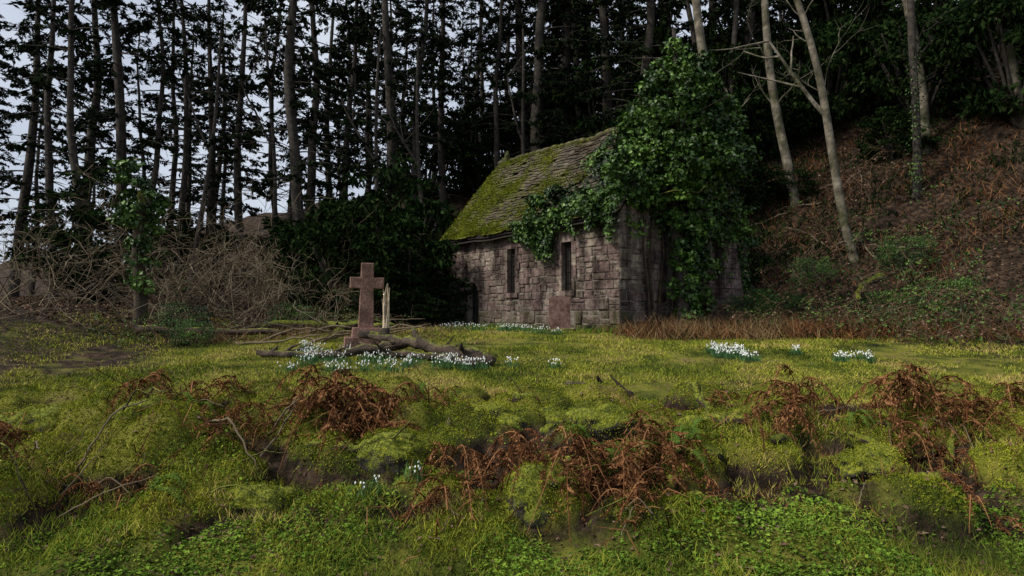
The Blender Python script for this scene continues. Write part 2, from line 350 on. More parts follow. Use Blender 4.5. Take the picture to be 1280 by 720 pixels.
def roofpt(s,v,side=0):
    s=np.asarray(s,float);v=np.asarray(v,float)
    w=-.28+v*(WL/2+.28); z=ZE-.28*1.169+v*(ZR-ZE+.28*1.169)+.10
    sag=-.16*np.sin(np.pi*np.clip((s)/SL,0,1))*np.sin(np.pi*(v*.8+.1))+.18*fbm(s*.9+3,v*2.5,3,60+side)
    return T(s,w if side==0 else WL-w,z+sag)
nrm=np.array([-.768*.76,-.64*.76,.65]); nrm2=np.array([.768*.76,.64*.76,.65])
mossline=lambda s,v: ss(.6,6.2,s+3.6*fbm(s*.6,v*2,2,71))
for side in (0,1):
    mb=MB(); ss_=np.linspace(-.12,SL+.15,40); vv=np.linspace(0,1,16); S,V=np.meshgrid(ss_,vv)
    p=roofpt(S,V,side).reshape(-1,3); p[:,2]-=.06; p2=p.copy(); p2[:,2]-=.1; k=40
    i=np.arange(15)[:,None]*k; j=np.arange(39)[None]; q=np.stack([i+j,i+j+1,i+k+j+1,i+k+j],-1).reshape(-1,4)
    mb.add(p,q);mb.add(p2,q)
    mb.build('roof_deck',[M_dark],chap)
    mb=MB(); rows=30
    for r in range(rows):
        v0=r/rows; v1=min((r+1.55)/rows,1.0); s=-.16-rg.random()*.2
        while s<SL+.15:
            w=rg.uniform(.13,.30); a,b=max(s,-.18),min(s+w-.006,SL+.2); s+=w
            if b-a<.05: continue
            sc=(a+b)/2
            if side==0 and (fbm(sc*1.3,v0*5,2,70)>.26 or rg.random()<.02): continue
            jit=rg.uniform(-.012,.012); c=roofpt([a,b,b,a],[v0+jit,v0+jit+rg.uniform(-.007,.007),v1,v1],side)
            n_=nrm if side==0 else nrm2; lift=rg.uniform(0,.024)
            top=c+n_*np.array([.04+lift,.04+lift+rg.uniform(-.01,.01),.004,.004])[:,None]; bot=c+n_*np.array([.018+lift,.018+lift,-.02,-.02])[:,None]
            mo=float(.03+.8*mossline(sc,v0)*(.5+1.4*fbm(sc*1.1,v0*3.5,3,72)+.2*(1-v0))+.35*ss(.12,.0,v0)+.4*ss(.94,1,v0))
            mb.box8(np.vstack([bot,top]),0,np.clip(mo,0,1))
    if side==0:
        s=-.15
        while s<SL+.1:
            w=rg.uniform(.25,.5); c0=roofpt(s,1.); c1=roofpt(s+w-.02,1.); rr=.10*rg.uniform(.7,1.2)
            mb.tube([c0+[0,0,.01],(c0+c1)/2+[0,0,.02],c1+[0,0,.01]],[rr*.9,rr,rr*.9],6,0,.45,True,.3); s+=w
    mb.build('roof_slates',[M_slate],chap)
n=52000; s=R.random(n)*(SL+.2); v=R.random(n); dens=mossline(s,v)*(.15+3.0*fbm(s*1.1,v*3.5,4,72)+.3*(1-v))+.9*ss(.07,0,v)+.5*ss(.97,1,v)*R.random(n)
kk=dens>R.random(n)*.7+.1; s=s[kk];v=v[kk];n=len(s)
ax=nrm+rv(n)*.6; sz=.02+.05*R.random(n); mb=MB(); mb.leaves(roofpt(s,v)+nrm*(.055+.07*np.clip(fbm(s*4,v*12,2,73)+.2,0,1))[:,None],ax,rv(n),sz,sz*.6,0); mb.build('roof_moss',[M_moss],chap)
mb=MB()
cbox(mb,SL-.34,SL-.06,WL/2-.15,WL/2+.15,7.2,7.60,0,.8); mb.tube([T(SL-.2,WL/2,7.6),T(SL-.19,WL/2,7.72),T(SL-.22,WL/2+.02,7.86)],[.13,.10,.04],7,0,.9,True,.3)
mb.build('gable_finial',[M_stone],chap)

# ---------------------------------------------------------------- ivy
def ivy_blob(mb,cs,rs,n,sz=.085,rng=R):
    for (c,r,k) in zip(cs,rs,n):
        nc=max(5,int(k/38)); d=rv(nc,rng); cc=np.array(c)+d*np.array(r)*((.35+.72*rng.random(nc)**.5)*(1+.9*fbm(d[:,0]*2+c[0]*3,d[:,1]*2+d[:,2]*2+c[2],2,80)))[:,None]
        i=rng.integers(0,nc,k); e=rv(k,rng); cr_=(.10+.16*rng.random(nc))[i]
        p=cc[i]+e*(cr_*(.4+.6*rng.random(k)**.5))[:,None]*np.array([1,1,.75])
        ax=e*.8+rv(k,rng)*.8+np.array([0,0,-.35]); nr=e+rv(k,rng)*.5+np.array([0,0,.4])
        s=sz*(.6+.8*rng.random(k)); mb.leaves(p,ax,nr,s,s*.9,0)
def strands(mb,pts,rng=R,ln=(.4,1.4),out=(-.3,-.8)):
    for p in pts:
        l=rng.uniform(*ln); k=int(34*l)+8; t=rng.random(k); a=rng.random()*6
        q=np.array(p)+np.stack([.10*np.sin(t*4+a)+rng.normal(0,.09,k)*(1-.5*t),rng.normal(0,.09,k),-l*t],1)
        mb.leaves(q,rv(k,rng)*.9+np.array([0,0,-.6]),np.array([out[0],out[1],.3])+rv(k,rng)*.6,.095*(.6+.8*rng.random(k)),.085,0)
iv=empty('ivy_covered_tree')
mb=MB(); tx,ty=4.6,17.35
tp=[(tx+.1*math.sin(z*.9)-.02*z,ty+.06*math.cos(z*1.3),z) for z in np.linspace(.9,9.6,14)]
mb.tube(tp,np.linspace(.22,.05,14),9,0,0,False,.15)
for a in range(26):
    z=4+R.random()*5.; an=R.random()*6.28; l=.9+R.random()*1.3; mb.tube([(tx,ty,z),(tx+l*.5*math.cos(an),ty+l*.5*math.sin(an),z+.2),(tx+l*math.cos(an),ty+l*math.sin(an),z+.1+R.random()*.6)],[.04,.022,.005],5)
mb.build('trunk',[M_bark],iv)
mb=MB(); cs=[];rs=[];ns=[]
for z,r in ((1.5,.3),(2.1,.35),(2.8,.42),(3.4,.46),(4.0,.52),(4.6,.65),(5.2,.85)):
    cs.append((tx+.08*R.normal()+.15,ty+.05*R.normal(),z)); rs.append((r,r,.5)); ns.append(int(1700*r/.5*.7))
for z,dx,r in ((5.8,0,.9),(6.4,.15,1.0),(6.9,-.45,.8),(7.1,.5,.8),(7.6,-.15,.85),(8.1,.15,.7),(8.6,-.1,.5),(9.0,.05,.32),(6.2,-.85,.5),(6.6,1.05,.6),(7.7,-.75,.45),(7.9,.75,.5),(5.6,.95,.7),(7.2,1.15,.5),(8.4,-.5,.35),(5.4,-.9,.45),(6.9,-1.1,.45),(8.5,.6,.35),(5.9,1.5,.5)):
    cs.append((tx+dx,ty+.3*R.normal()*r,z)); rs.append((r,r,r*.8)); ns.append(int(3100*r*r)+200)
ivy_blob(mb,cs,rs,ns,.115)
strands(mb,[(tx+R.uniform(-1.0,1.2),ty-.5*R.random(),R.uniform(4.8,7.2)) for _ in range(16)])
mb.build('ivy_leaves',[M_ivy],iv)
mb=MB()
s=R.random(15000)*4.9-.2; v=R.random(15000)*1.05; dn=ss(3.4,.2,s+3.4*fbm(s*1.1,v*3,3,90)); kk=dn>.35+.5*R.random(15000)
s=s[kk];v=v[kk];n=len(s); lift=(.06+.45*R.random(n)*np.clip(fbm(s*1.5,v*4,2,91)+.4,0,1))
p=roofpt(s,v)+nrm*lift[:,None]; mb.leaves(p,rv(n)*.9+np.array([0,0,-.6]),nrm+rv(n)*.6,.11*(.6+.8*R.random(n)),.095,0)
for q in range(85):
    s0=R.choice([R.uniform(-.1,.9),R.uniform(2.5,3.3),R.uniform(1.3,2.5),R.uniform(2.4,3.1),3.7+.1*R.random()]); ln=R.uniform(.2,1.0)*(1.3 if 2.3<s0<3.3 or s0<.5 else .6)
    k=int(60*ln)+12; tt=R.random(k); w=-.34+.1*tt+R.normal(0,.07,k); zz=ZE-.05-ln*tt
    p=T(s0+R.normal(0,.10,k)*(1-.5*tt)+.1*np.sin(tt*4+q),w,zz); mb.leaves(p,rv(k)*.9+np.array([0,0,-.6]),np.array([-.768,-.64,.3])+rv(k)*.6,.095*(.6+.8*R.random(k)),.085,0)
cs=[];rs=[];ns=[]
for s0,w0,z0,r in ((2.7,-.3,4.35,.38),(2.9,-.1,4.9,.32),(2.6,.2,5.3,.25),(.5,-.2,4.6,.45),(.1,.2,5.2,.6),(1.2,-.1,4.75,.3),(2.2,.3,5.1,.3),(.2,.9,6.0,.6),(-.1,1.6,6.8,.7),(3.3,-.25,4.2,.18),(3.0,-.3,3.9,.26),(.9,.7,5.9,.4),(.5,1.6,7.0,.4),(.3,.5,5.6,.5),(1.9,-.25,4.4,.3)):
    cs.append(tuple(T(s0,w0,z0))); rs.append((r,r,r)); ns.append(int(3300*r*r)+120)
for u,z,r in ((.7,4.9,.4),(1.1,5.6,.6),(1.7,5.9,.7),(2.2,6.4,.8),(2.6,5.4,.8),(3.1,4.6,.7),(3.5,5.6,.7),(3.0,6.5,.7),(2.5,7.3,.6),(4.0,5.2,.8),(4.5,4.6,.7),(4.8,4.0,.6),(5.2,3.4,.65),(5.5,2.7,.65),(5.8,2.1,.6),(6.1,1.6,.6),(5.0,5.4,.75),(5.6,4.4,.6),(3.2,3.5,.5),(3.3,2.8,.45),(3.4,2.0,.4),(2.7,3.9,.4),(6.7,1.7,.5),(5.2,6.2,.6),(4.4,6.4,.7),(6.0,3.4,.5),(6.5,2.5,.5),(7.2,1.9,.45),(1.6,4.4,.25),(5.9,5.2,.5),(4.0,7.1,.5)):
    pw=-.15 if u<4.9 else .5
    cs.append(tuple(T(pw,u,z))); rs.append((r,r*.8,r)); ns.append(int(2600*r*r)+200)
ivy_blob(mb,cs,rs,ns,.115)
strands(mb,[T(-.3-.2*R.random(),R.uniform(2.7,5.3),R.uniform(3.2,5.)) for _ in range(18)],R,(.4,1.2))
strands(mb,[T(-.15,R.uniform(.0,2.3),R.uniform(4.2,4.8)) for _ in range(10)],R,(.2,.8))
mb.build('ivy',[M_ivy],None)
mb=MB()
for u in (.95,1.2,2.1,3.3,1.6):
    pts=[T(-.08-.05*R.random(),u+.12*math.sin(z*1.7+u*5),z) for z in np.linspace(1.2,5.4,9)]; mb.tube(pts,np.linspace(.05,.02,9),6)
for q in range(4):
    p0=T(-.3,1.+.4*q,4.6+.3*R.random()); mb.tube([p0,p0+np.array([.5,-.3,.1]),p0+np.array([1.1,-.5,.0+.1*q]),p0+np.array([1.5,-.6,.45])],[.022,.018,.012,.005],5)
mb.build('ivy_stems',[M_mosslog])

# ---------------------------------------------------------------- cross & headstone
def sbox(mb,x0,x1,y0,y1,z0,z1,tp=0.,bev=.012,m=0):
    def ring(z,ins,b): 
        X0,X1,Y0,Y1=x0+ins,x1-ins,y0+ins,y1-ins
        return [(X0+b,Y0,z),(X1-b,Y0,z),(X1,Y0+b,z),(X1,Y1-b,z),(X1-b,Y1,z),(X0+b,Y1,z),(X0,Y1-b,z),(X0,Y0+b,z)]
    v=ring(z0,0,bev)+ring(z1-bev,tp,bev)+ring(z1,tp+bev,bev); q=[]
    for l in range(2):
        for i in range(8): k=(i+1)%8; q.append([l*8+i,l*8+k,l*8+8+k,l*8+8+i])
    v.append(((x0+x1)/2,(y0+y1)/2,z1)); t=[[16+i,16+(i+1)%8,24] for i in range(8)]
    mb.add(v,q,t,m)
cz=.95
cr=empty('stone_cross_gravestone',(-3.04,13.3,cz-.06)); cr.rotation_euler=(0,.015,math.radians(16))
mb=MB(); sbox(mb,-.44,.44,-.30,.30,-.1,.32,.01); mb.build('lower_step',[M_granite],cr)
mb=MB(); sbox(mb,-.29,.29,-.20,.20,.323,.52,.02); mb.build('upper_step',[M_granite],cr)
mb=MB(); 
o=[(-.155,.52),(.155,.52),(.135,1.33),(.345,1.33),(.345,1.56),(.13,1.56),(.125,1.86),(-.125,1.86),(-.13,1.56),(-.345,1.56),(-.345,1.33),(-.135,1.33)]
d=.09;N_=len(o)
def ins(o,b):
    r=[]
    for i in range(len(o)):
        p0=np.array(o[i-1]);p=np.array(o[i]);p1=np.array(o[(i+1)%len(o)]); e0=(p-p0)/np.linalg.norm(p-p0);e1=(p1-p)/np.linalg.norm(p1-p)
        n0=np.array([-e0[1],e0[0]]);n1=np.array([-e1[1],e1[0]]); r.append(tuple(p+b*(n0+n1)))
    return r
oi=ins(o,.014)
L0=[(a,-d,b) for a,b in oi];L1=[(a,-d+.014,b) for a,b in o];L2=[(a,d-.014,b) for a,b in o];L3=[(a,d,b) for a,b in oi]
v=L0+L1+L2+L3;q=[]
for l in range(3):
    for i in range(N_): k=(i+1)%N_; q.append([l*N_+i,l*N_+k,(l+1)*N_+k,(l+1)*N_+i])
for off,fl in ((0,0),(3*N_,1)):
    F=[[0,1,2,11],[2,3,4,5],[2,5,8,11],[8,9,10,11],[5,6,7,8]]
    for f in F: f=[x+off for x in f]; q.append(f[::-1] if fl else f)
mb.add(v,q,None,0); mb.build('cross_shaft_and_arms',[M_granite],cr)
hz=H(1.28,17.0)
hs=empty('headstone',(1.28,17.0,hz-.05)); hs.rotation_euler=(math.radians(-3),math.radians(-1.5),math.radians(-5))
mb=MB(); out=[(-.28,0),(.28,0),(.28,.92)]+[(.28*math.cos(a)*.96,.92+.09*math.sin(a)) for a in np.linspace(.15,math.pi-.15,9)]+[(-.28,.92)]
n=len(out); v=[(a,-.06,b) for a,b in out]+[(a,.06,b) for a,b in out]+[(0,-.066,.45),(0,.06,.45)]
q=[[i,(i+1)%n,n+(i+1)%n,n+i] for i in range(n)]; t=[[(i+1)%n,i,2*n] for i in range(n)]+[[n+i,n+(i+1)%n,2*n+1] for i in range(n)]
mb.add(v,q,t,0,.12); mb.build('slab',[M_redstone],hs)
mb=MB(); sbox(mb,-.36,.36,-.16,.16,-.02,.13,.01); mb.build('plinth',[M_mossrock],hs)
mb=MB(); bx,by=-2.80,14.2; bz=H(bx,by)
for q_ in range(13):
    a=q_*.5; h=R.uniform(.9,1.5) if q_<9 else R.uniform(.3,.7); x0,y0=bx+.045*math.cos(a),by+.045*math.sin(a)
    mb.tube([(x0,y0,bz-.1),(x0+.01,y0,bz+h*.5),(x0+R.normal(0,.02),y0,bz+h*.8),(x0+R.normal(0,.03),y0,bz+h)],[.04,.03,.018,.003],5,0,0,False,.5)
mb.tube([(bx,by,bz-.1),(bx,by,bz+.35)],[.10,.085],9,1,0,True,.2)
mb.build('broken_tree_stump',[M_wood,M_bark])

# ---------------------------------------------------------------- rocks
FUZZ=[]
def rock(name,x,y,r,sc=(1,1,.8),mat=None,sd=0,dz=-.12):
    bm=bmesh.new(); bmesh.ops.create_icosphere(bm,subdivisions=5 if y<10 else 4,radius=1); 
    co=np.array([v.co for v in bm.verts]); k=1+1.1*fbm(co[:,0]*1.3+sd*3,co[:,1]*1.3+.6*co[:,2],3,sd)+.5*fbm(co[:,2]*1.7+sd,co[:,0]*1.5-co[:,1],3,sd+5)
    co=co*k[:,None]*np.array(sc)*r
    for v,c in zip(bm.verts,co): v.co=c
    for f in bm.faces: f.smooth=True
    me=bpy.data.meshes.new(name); bm.to_mesh(me); bm.free(); me.materials.append(mat or M_mossrock)
    z0=float(hgt(np.array([x]),np.array([y]))[0]-.8*cush(np.array([x]),np.array([y]))[0]) if y<9 else H(x,y)
    loc=np.array([x,y,z0+(.2*r if y<9 else dz*r/.25)]); place(me,name,None,loc)
    n=int(7000*min(2.,(r/.25)**1.6)*min(1,(8/y)**1.5)); i=R.integers(0,len(co),n); kk=(co[i,2]>.05*r+.25*r*R.normal(size=n)); i=i[kk]
    FUZZ.append(loc+co[i]*(1.01)+R.normal(0,.012,(len(i),3)))
for qn,(x,y,r,sc) in enumerate([(1.05,7.05,.28,(1.6,.9,.8)),(2.75,7.3,.38,(1.25,1,.95)),(2.65,8.4,.24,(1.1,1,1.)),(2.1,7.0,.26,(1.4,1,.8)),(-1.15,6.3,.34,(1.2,1,.85)),(.25,5.3,.28,(1.1,1,.9)),(-.3,7.2,.30,(1.6,.9,.8)),(.45,7.2,.26,(1.5,.9,.8)),(1.6,6.3,.28,(1.3,1,.7)),(-3.6,6.6,.42,(1.1,1,.9)),(-3.1,7.7,.30,(1.4,1,.7)),(4.4,7.2,.32,(1.3,1,.8)),(-2.2,5.6,.25,(1.3,1,.7)),(3.5,6.3,.28,(1.4,1,.6)),(-5.2,7.0,.4,(1.3,1,.8)),(5.8,7.0,.35,(1.3,1,.8)),
   (.45,8.4,.15,(.7,.7,1.3)),(-3.75,13.4,.17,(.8,.8,1.1)),
   (-.33,18.6,.3,(1,1,.9)),(2.3,16.0,.28,(1.5,.9,.6)),(-4.3,16.5,.3,(1.2,1,.9)),(-3.6,17.4,.3,(1,1,1)),(-2.4,13.6,.22,(1.2,1,.7)),(-5.1,15.8,.35,(1.6,1,.6)),(-6.2,15.5,.35,(1.6,1,.7)),(-.6,15.5,.15,(1.2,1,.5))]):
    rock('mossy_rock',x,y,r,sc,None,qn)

# ---------------------------------------------------------------- logs & branches
def limb(name,pts,r0,r1,mat,subs=3,rng=R,fuzz=0,wob=.18):
    P=np.array([(x,y,(H(x,y)+dz)) for x,y,dz in pts]); 
    tt=np.linspace(0,len(P)-1,len(P)*4); Q=np.stack([np.interp(tt,range(len(P)),P[:,i]) for i in range(3)],1)+rng.normal(0,max(r0,r1)*wob,(len(tt),3))
    rr=np.linspace(r0,r1,len(Q)); rr[-1]*=.5; mb=MB(); mb.tube(Q,rr,8,0,0,True,.35)
    for s in range(subs):
        i=rng.integers(2,len(Q)-1); d=rv(1,rng)[0]; d[2]=abs(d[2])*.6+.1; l=rng.uniform(.2,.7)
        mb.tube([Q[i],Q[i]+d*l*.5+rng.normal(0,.03,3),Q[i]+d*l+rng.normal(0,.05,3)],[r1*.5,r1*.35,.004],5)
    if fuzz:
        i=rng.integers(0,len(Q)-1,fuzz); f=rng.random(fuzz)[:,None]; c=Q[i]*(1-f)+Q[i+1]*f; d=rv(fuzz,rng); d[:,2]=np.abs(d[:,2])-.2; FUZZ.append(c+d*rr[i][:,None]*1.02)
    return mb.build(name,[mat])
limb('fallen_log',[(-2.95,12.6,.42),(-2.3,12.3,.32),(-1.6,12.0,.24),(-.95,11.6,.18),(-.35,11.2,.13)],.07,.15,M_deadlog,6,R,60)
limb('fallen_branch',[(-4.9,12.3,.1),(-4.2,12.2,.06),(-3.3,12.0,.1),(-2.5,12.1,.2),(-1.9,12.5,.25)],.06,.10,M_deadlog,6,R,60)
limb('fallen_branch',[(-3.0,12.5,.1),(-2.3,12.0,.1),(-1.5,11.8,.1),(-.6,11.0,.08)],.05,.08,M_deadlog,6)
limb('fallen_log',[(.75,8.3,.03),(1.2,8.5,.06),(1.65,8.7,.07)],.06,.09,M_deadlog,3,R,150)
limb('fallen_log',[(-6.5,16.2,.15),(-5.2,16.6,.2),(-4,16.4,.15),(-3,16.8,.15)],.13,.1,M_mosslog,6)
limb('fallen_log',[(-8.5,14.5,.1),(-6.8,14.8,.2),(-5.3,15.1,.15)],.09,.07,M_deadlog,6)
for q_ in range(16):
    x=R.uniform(-4.8,5.2); y=R.uniform(5.2,7.8); a=R.normal(0,.55)+(math.pi if R.random()<.5 else 0); pts=[]
    for k in range(5): pts.append((x,y,R.uniform(-.05,.04))); a+=R.normal(0,.45); x+=.26*math.cos(a); y+=.2*math.sin(a)
    r=R.uniform(.03,.07); limb('mossy_root',pts,r,r*.5,M_mosslog,1,R,int(6000*r),.2)
def stick(x,y,a,l,r,mat,up=.15,subs=1):
    limb('dead_stick',[(x,y,.02),(x+l*.5*math.cos(a),y+l*.5*math.sin(a),.03+up*R.random()),(x+l*math.cos(a),y+l*math.sin(a),.02+up*R.random())],r,r*.5,mat,subs,R,0,.5)
for q_ in range(26): stick(R.uniform(-4.6,-1.2),R.uniform(4.9,8.),R.uniform(-.9,1.2),R.uniform(.25,.8),R.uniform(.006,.014),M_twig if q_%2 else M_mosslog,.25,2)
for q_ in range(20): stick(R.uniform(-7.5,-3.5),R.uniform(14,19),R.uniform(-.5,.5),R.uniform(1,2.4),.03,M_twig,.3,3)
for q_ in range(26): stick(R.uniform(-1.2,5.2),R.uniform(4.6,7.8),R.uniform(0,6.28),R.uniform(.15,.5),R.uniform(.005,.01),M_twig if q_%2 else M_redtwig,.12)
x,y=fan(400000,4.1,9.2,.85,1.0); cc=cush(x,y); f=cc*3.+.8*fbm(x*1.4,y*1.4,4,50)-.25*ss(8.2,9.2,y)-.03; keep=(f>.34+.22*R.random(len(x))); x=x[keep];y=y[keep];n=len(x)
P_=np.concatenate([np.stack([x,y,hgt(x,y)+.004+.018*R.random(n)],1)]+FUZZ); n=len(P_)
ax=np.stack([R.normal(0,.8,n),R.normal(0,.8,n),np.ones(n)],1); sz=.010+.018*R.random(n)
mb=MB(); mb.leaves(P_,ax,rv(n),sz,sz*.5,0); mb.build('moss',[M_moss])

# ---------------------------------------------------------------- ferns
def fern(name,x,y,n,L,mat,dead=True,rng=R,up=.5,spread=.12):
    mb=MB(); 
    for f in range(n):
        a=rng.random()*6.28; l=L*rng.uniform(.5,1.2); el=rng.uniform(.3,1.4)*up
        x0=x+rng.normal(0,spread); y0=y+rng.normal(0,spread); z0=H(x0,y0)+(rng.uniform(0,.42)*L if dead else 0)
        k=16; t=np.linspace(0,1,k); px=np.cos(a)*l*(t*.85); py=np.sin(a)*l*(t*.85)
        bend=rng.normal(0,.3); px+=-np.sin(a)*bend*l*t**2; py+=np.cos(a)*bend*l*t**2
        gx=x0+px; gy=y0+py; pz=l*(el*2.2*t-(el*2.4+(.7 if dead else .1))*t**2)+.03; P=np.stack([gx,gy,np.maximum(z0+pz,hgt(gx,gy)+.02+.08*rng.random())],1)
        mb.tube(P,np.linspace(.007,.002,k),4)
        m=26; tt=np.repeat(np.linspace(.12,1,m),2); C=np.stack([np.interp(tt,t,P[:,i]) for i in range(3)],1)
        D=np.stack([np.interp(tt,t,np.gradient(P[:,i])) for i in range(3)],1); D/=np.linalg.norm(D,axis=1)[:,None]
        S=np.cross(D,[0,0,1.]); S/=np.linalg.norm(S,axis=1)[:,None]+1e-6; sg=np.tile([1,-1],m)[:,None]
        dr=S*sg+D*.35+rng.normal(0,.35 if dead else .06,(2*m,3)); 
        if dead: dr[:,2]-=1.3*rng.random(2*m)
        dr/=np.linalg.norm(dr,axis=1)[:,None]
        pl=l*.20*np.sin(np.pi*np.clip(tt*.85+.12,0,1))*rng.uniform(.4,1.1,2*m)
        if dead: pl*=(rng.random(2*m)>.2)*1.+.01
        nr=np.array([0,0,1.])+rv(2*m,rng)*(.9 if dead else .15)
        for sub in np.linspace(.12,.95,5):
            cc=C+dr*(pl*sub)[:,None]; w=pl*.26*(1.15-sub)
            mb.leaves(cc,D+dr*.4+rv(2*m,rng)*(.4 if dead else .05),nr,w*1.6+.004,pl*.17+.002,0)
    if dead:
        for f in range(n):
            a=rng.random()*6.28; l=L*rng.uniform(.3,.8); x0=x+rng.normal(0,spread*2); y0=y+rng.normal(0,spread*2); z0=H(x0,y0)
            mb.tube([(x0,y0,z0),(x0+.3*l*math.cos(a),y0+.3*l*math.sin(a),z0+l*rng.uniform(.1,.6)),(x0+l*math.cos(a),y0+l*math.sin(a),z0+rng.uniform(0,.2))],[.006,.005,.002],4)
    return mb.build(name,[mat])
for (x,y,n,L) in [(-1.6,6.6,34,.75),(-1.95,6.9,24,.7),(-1.4,6.95,16,.55),(-2.7,6.9,10,.5),(-2.9,6.2,10,.5),(.05,5.6,20,.6),(.85,5.6,32,.75),(.5,5.3,12,.5),(1.25,5.9,22,.6),(1.6,5.5,8,.4),(3.0,7.0,24,.7),(2.55,7.5,10,.45),(3.4,7.4,10,.5),(4.4,7.1,28,.75),(4.0,6.6,14,.55),(4.8,6.7,14,.55),(5.4,6.9,12,.6),(-3.4,7.4,14,.55),(-4.1,7.2,14,.6),(-3.4,5.6,10,.45),(-.45,5.6,14,.5),(-.6,5.1,10,.4),(-5.2,6.4,16,.6),(3.8,5.3,8,.4),(-4.4,5.3,12,.5),(1.0,4.9,8,.4),(-.9,7.3,8,.35),(2.3,6.4,8,.35)]:
    fern('dead_bracken',x,y,n,L,M_fern,True,R,.6)
for (x,y,n,L) in [(1.0,6.0,6,.6),(1.45,5.9,6,.55),(1.7,6.2,5,.45),(-2.9,5.2,4,.35),(.9,6.6,4,.4),(-1.1,8.2,4,.3),(-3.3,6.7,4,.35),(3.6,6.8,4,.35)]:
    fern('green_fern',x,y,n,L,M_gfern,False,R,.5,.03)
def drytuft(name,pts,mat,L=.4,k=130,spread=.35,w=.012):
    mb=MB()
    for x,y in pts:
        gx=x+R.normal(0,spread,k); gy=y+R.normal(0,spread*.7,k); ok=~in_chapel(gx,gy,.02); gx=gx[ok];gy=gy[ok];m=len(gx)
        l=L*R.uniform(.5,1.3)*(.4+R.random(m)); ax=np.stack([R.normal(0,.7,m),R.normal(0,.7,m),np.ones(m)],1)
        mb.leaves(np.stack([gx,gy,hgt(gx,gy)+l*.3],1),ax,rv(m),l,w,0)
    return mb.build(name,[mat])
drytuft('dry_grass',[(2.8+R.random()*4.6,15.2+R.random()**1.5*2.6) for _ in range(34)]+[(6+R.random()*4,15.5+R.random()*3.4) for _ in range(30)],M_dry,.5,110,.3)
drytuft('dead_bramble_litter',[(2.8+R.random()*5.6,15.1+R.random()*2.8) for _ in range(34)]+[(6.5+R.random()*6,14.6+R.random()*5) for _ in range(60)],M_fern,.5,100,.4)
drytuft('wall_foot_weeds',[(3.0+R.random()*6,15.2+R.random()*3) for _ in range(34)],M_ever,.35,70,.3,.04)
drytuft('dry_grass',[(-8+R.random()*6.5,14.2+R.random()*4) for _ in range(50)],M_dry,.3,90)
bp=[(6+R.random()*14,18+R.random()*14) for _ in range(150)]; bp=[p for p in bp if bank_t(*p)>.3]
drytuft('dead_bracken_on_bank',bp,M_fern,.45,60,.6,.02)
bp=[(6+R.random()*14,18+R.random()*14) for _ in range(120)]; bp=[p for p in bp if bank_t(*p)>.3]
drytuft('undergrowth',bp,M_ever,.35,60,.6,.06)
drytuft('weeds_at_wall',[tuple(T(s,-.3-.2*R.random(),0)[:2]) for s in np.linspace(0,7.8,26)],M_weed,.22,70,.16)
drytuft('grass_tufts',[(-7+R.random()*14,8.3+R.random()*7) for _ in range(150)],M_grass,.12,50,.12,.009)
drytuft('dead_grass_patches',[(-7+R.random()*15,8.3+R.random()*8) for _ in range(150)],M_dry,.06,60,.3,.010)
drytuft('brown_stalks',[(-5+R.random()*11,5.0+R.random()*3) for _ in range(90)],M_fern,.18,26,.16,.006)

# ---------------------------------------------------------------- snowdrops
def snow(x,y,rx,ry,n,sc=1.):
    mb=MB(); nc=max(2,n//14); cc=R.normal(0,.5,(nc,2)); ci=R.integers(0,nc,n); d=cc[ci]+R.normal(0,.13,(n,2)); px=x+d[:,0]*rx; py=y+d[:,1]*ry; g=hgt(px,py); h=(.08+.07*R.random(n))*sc
    for k in range(3):
        a=R.random(n)*6.28; ax=np.stack([np.cos(a)*.45,np.sin(a)*.45,-np.ones(n)],1); nr=np.stack([np.cos(a),np.sin(a),np.full(n,.3)],1)
        c=np.stack([px,py,g+h],1)+ax*.008; mb.leaves(c,ax,nr,.026*sc,.015*sc,0)
    m=n*5; ii=R.integers(0,n,m); bx=px[ii]+R.normal(0,.04,m); by=py[ii]+R.normal(0,.04,m); l=.08+.10*R.random(m)
    mb.leaves(np.stack([bx,by,hgt(bx,by)+l*.4],1),np.stack([R.normal(0,.35,m),R.normal(0,.35,m),np.ones(m)],1),rv(m),l,.011,1)
    mb.build('snowdrops',[M_white,M_blade])
for a in [(-3.6,12.2,.6,.5,110),(-2.8,11.6,.9,.5,120),(-3.4,10.9,.7,.6,80),(-1.1,11.3,.8,.45,160),(-.7,10.9,.5,.3,70),(-2.0,11.0,.6,.5,60),(-.1,17.0,1.4,.5,110),(.9,16.2,.7,.4,40),(-1.6,17.8,1.2,.5,60),
   (4.15,12.6,.42,.4,200),(4.35,12.0,.35,.3,80),(6.1,11.9,.5,.22,100),(5.6,12.4,.3,.2,25),(-1.25,5.4,.25,.2,9),(-.9,5.7,.3,.2,8),(-3.9,12.9,.5,.5,50),(-2.6,20.5,1.5,.5,60),(.2,11.2,.5,.3,30)]:
    snow(*a,1.35 if a[1]>9 else 1.)

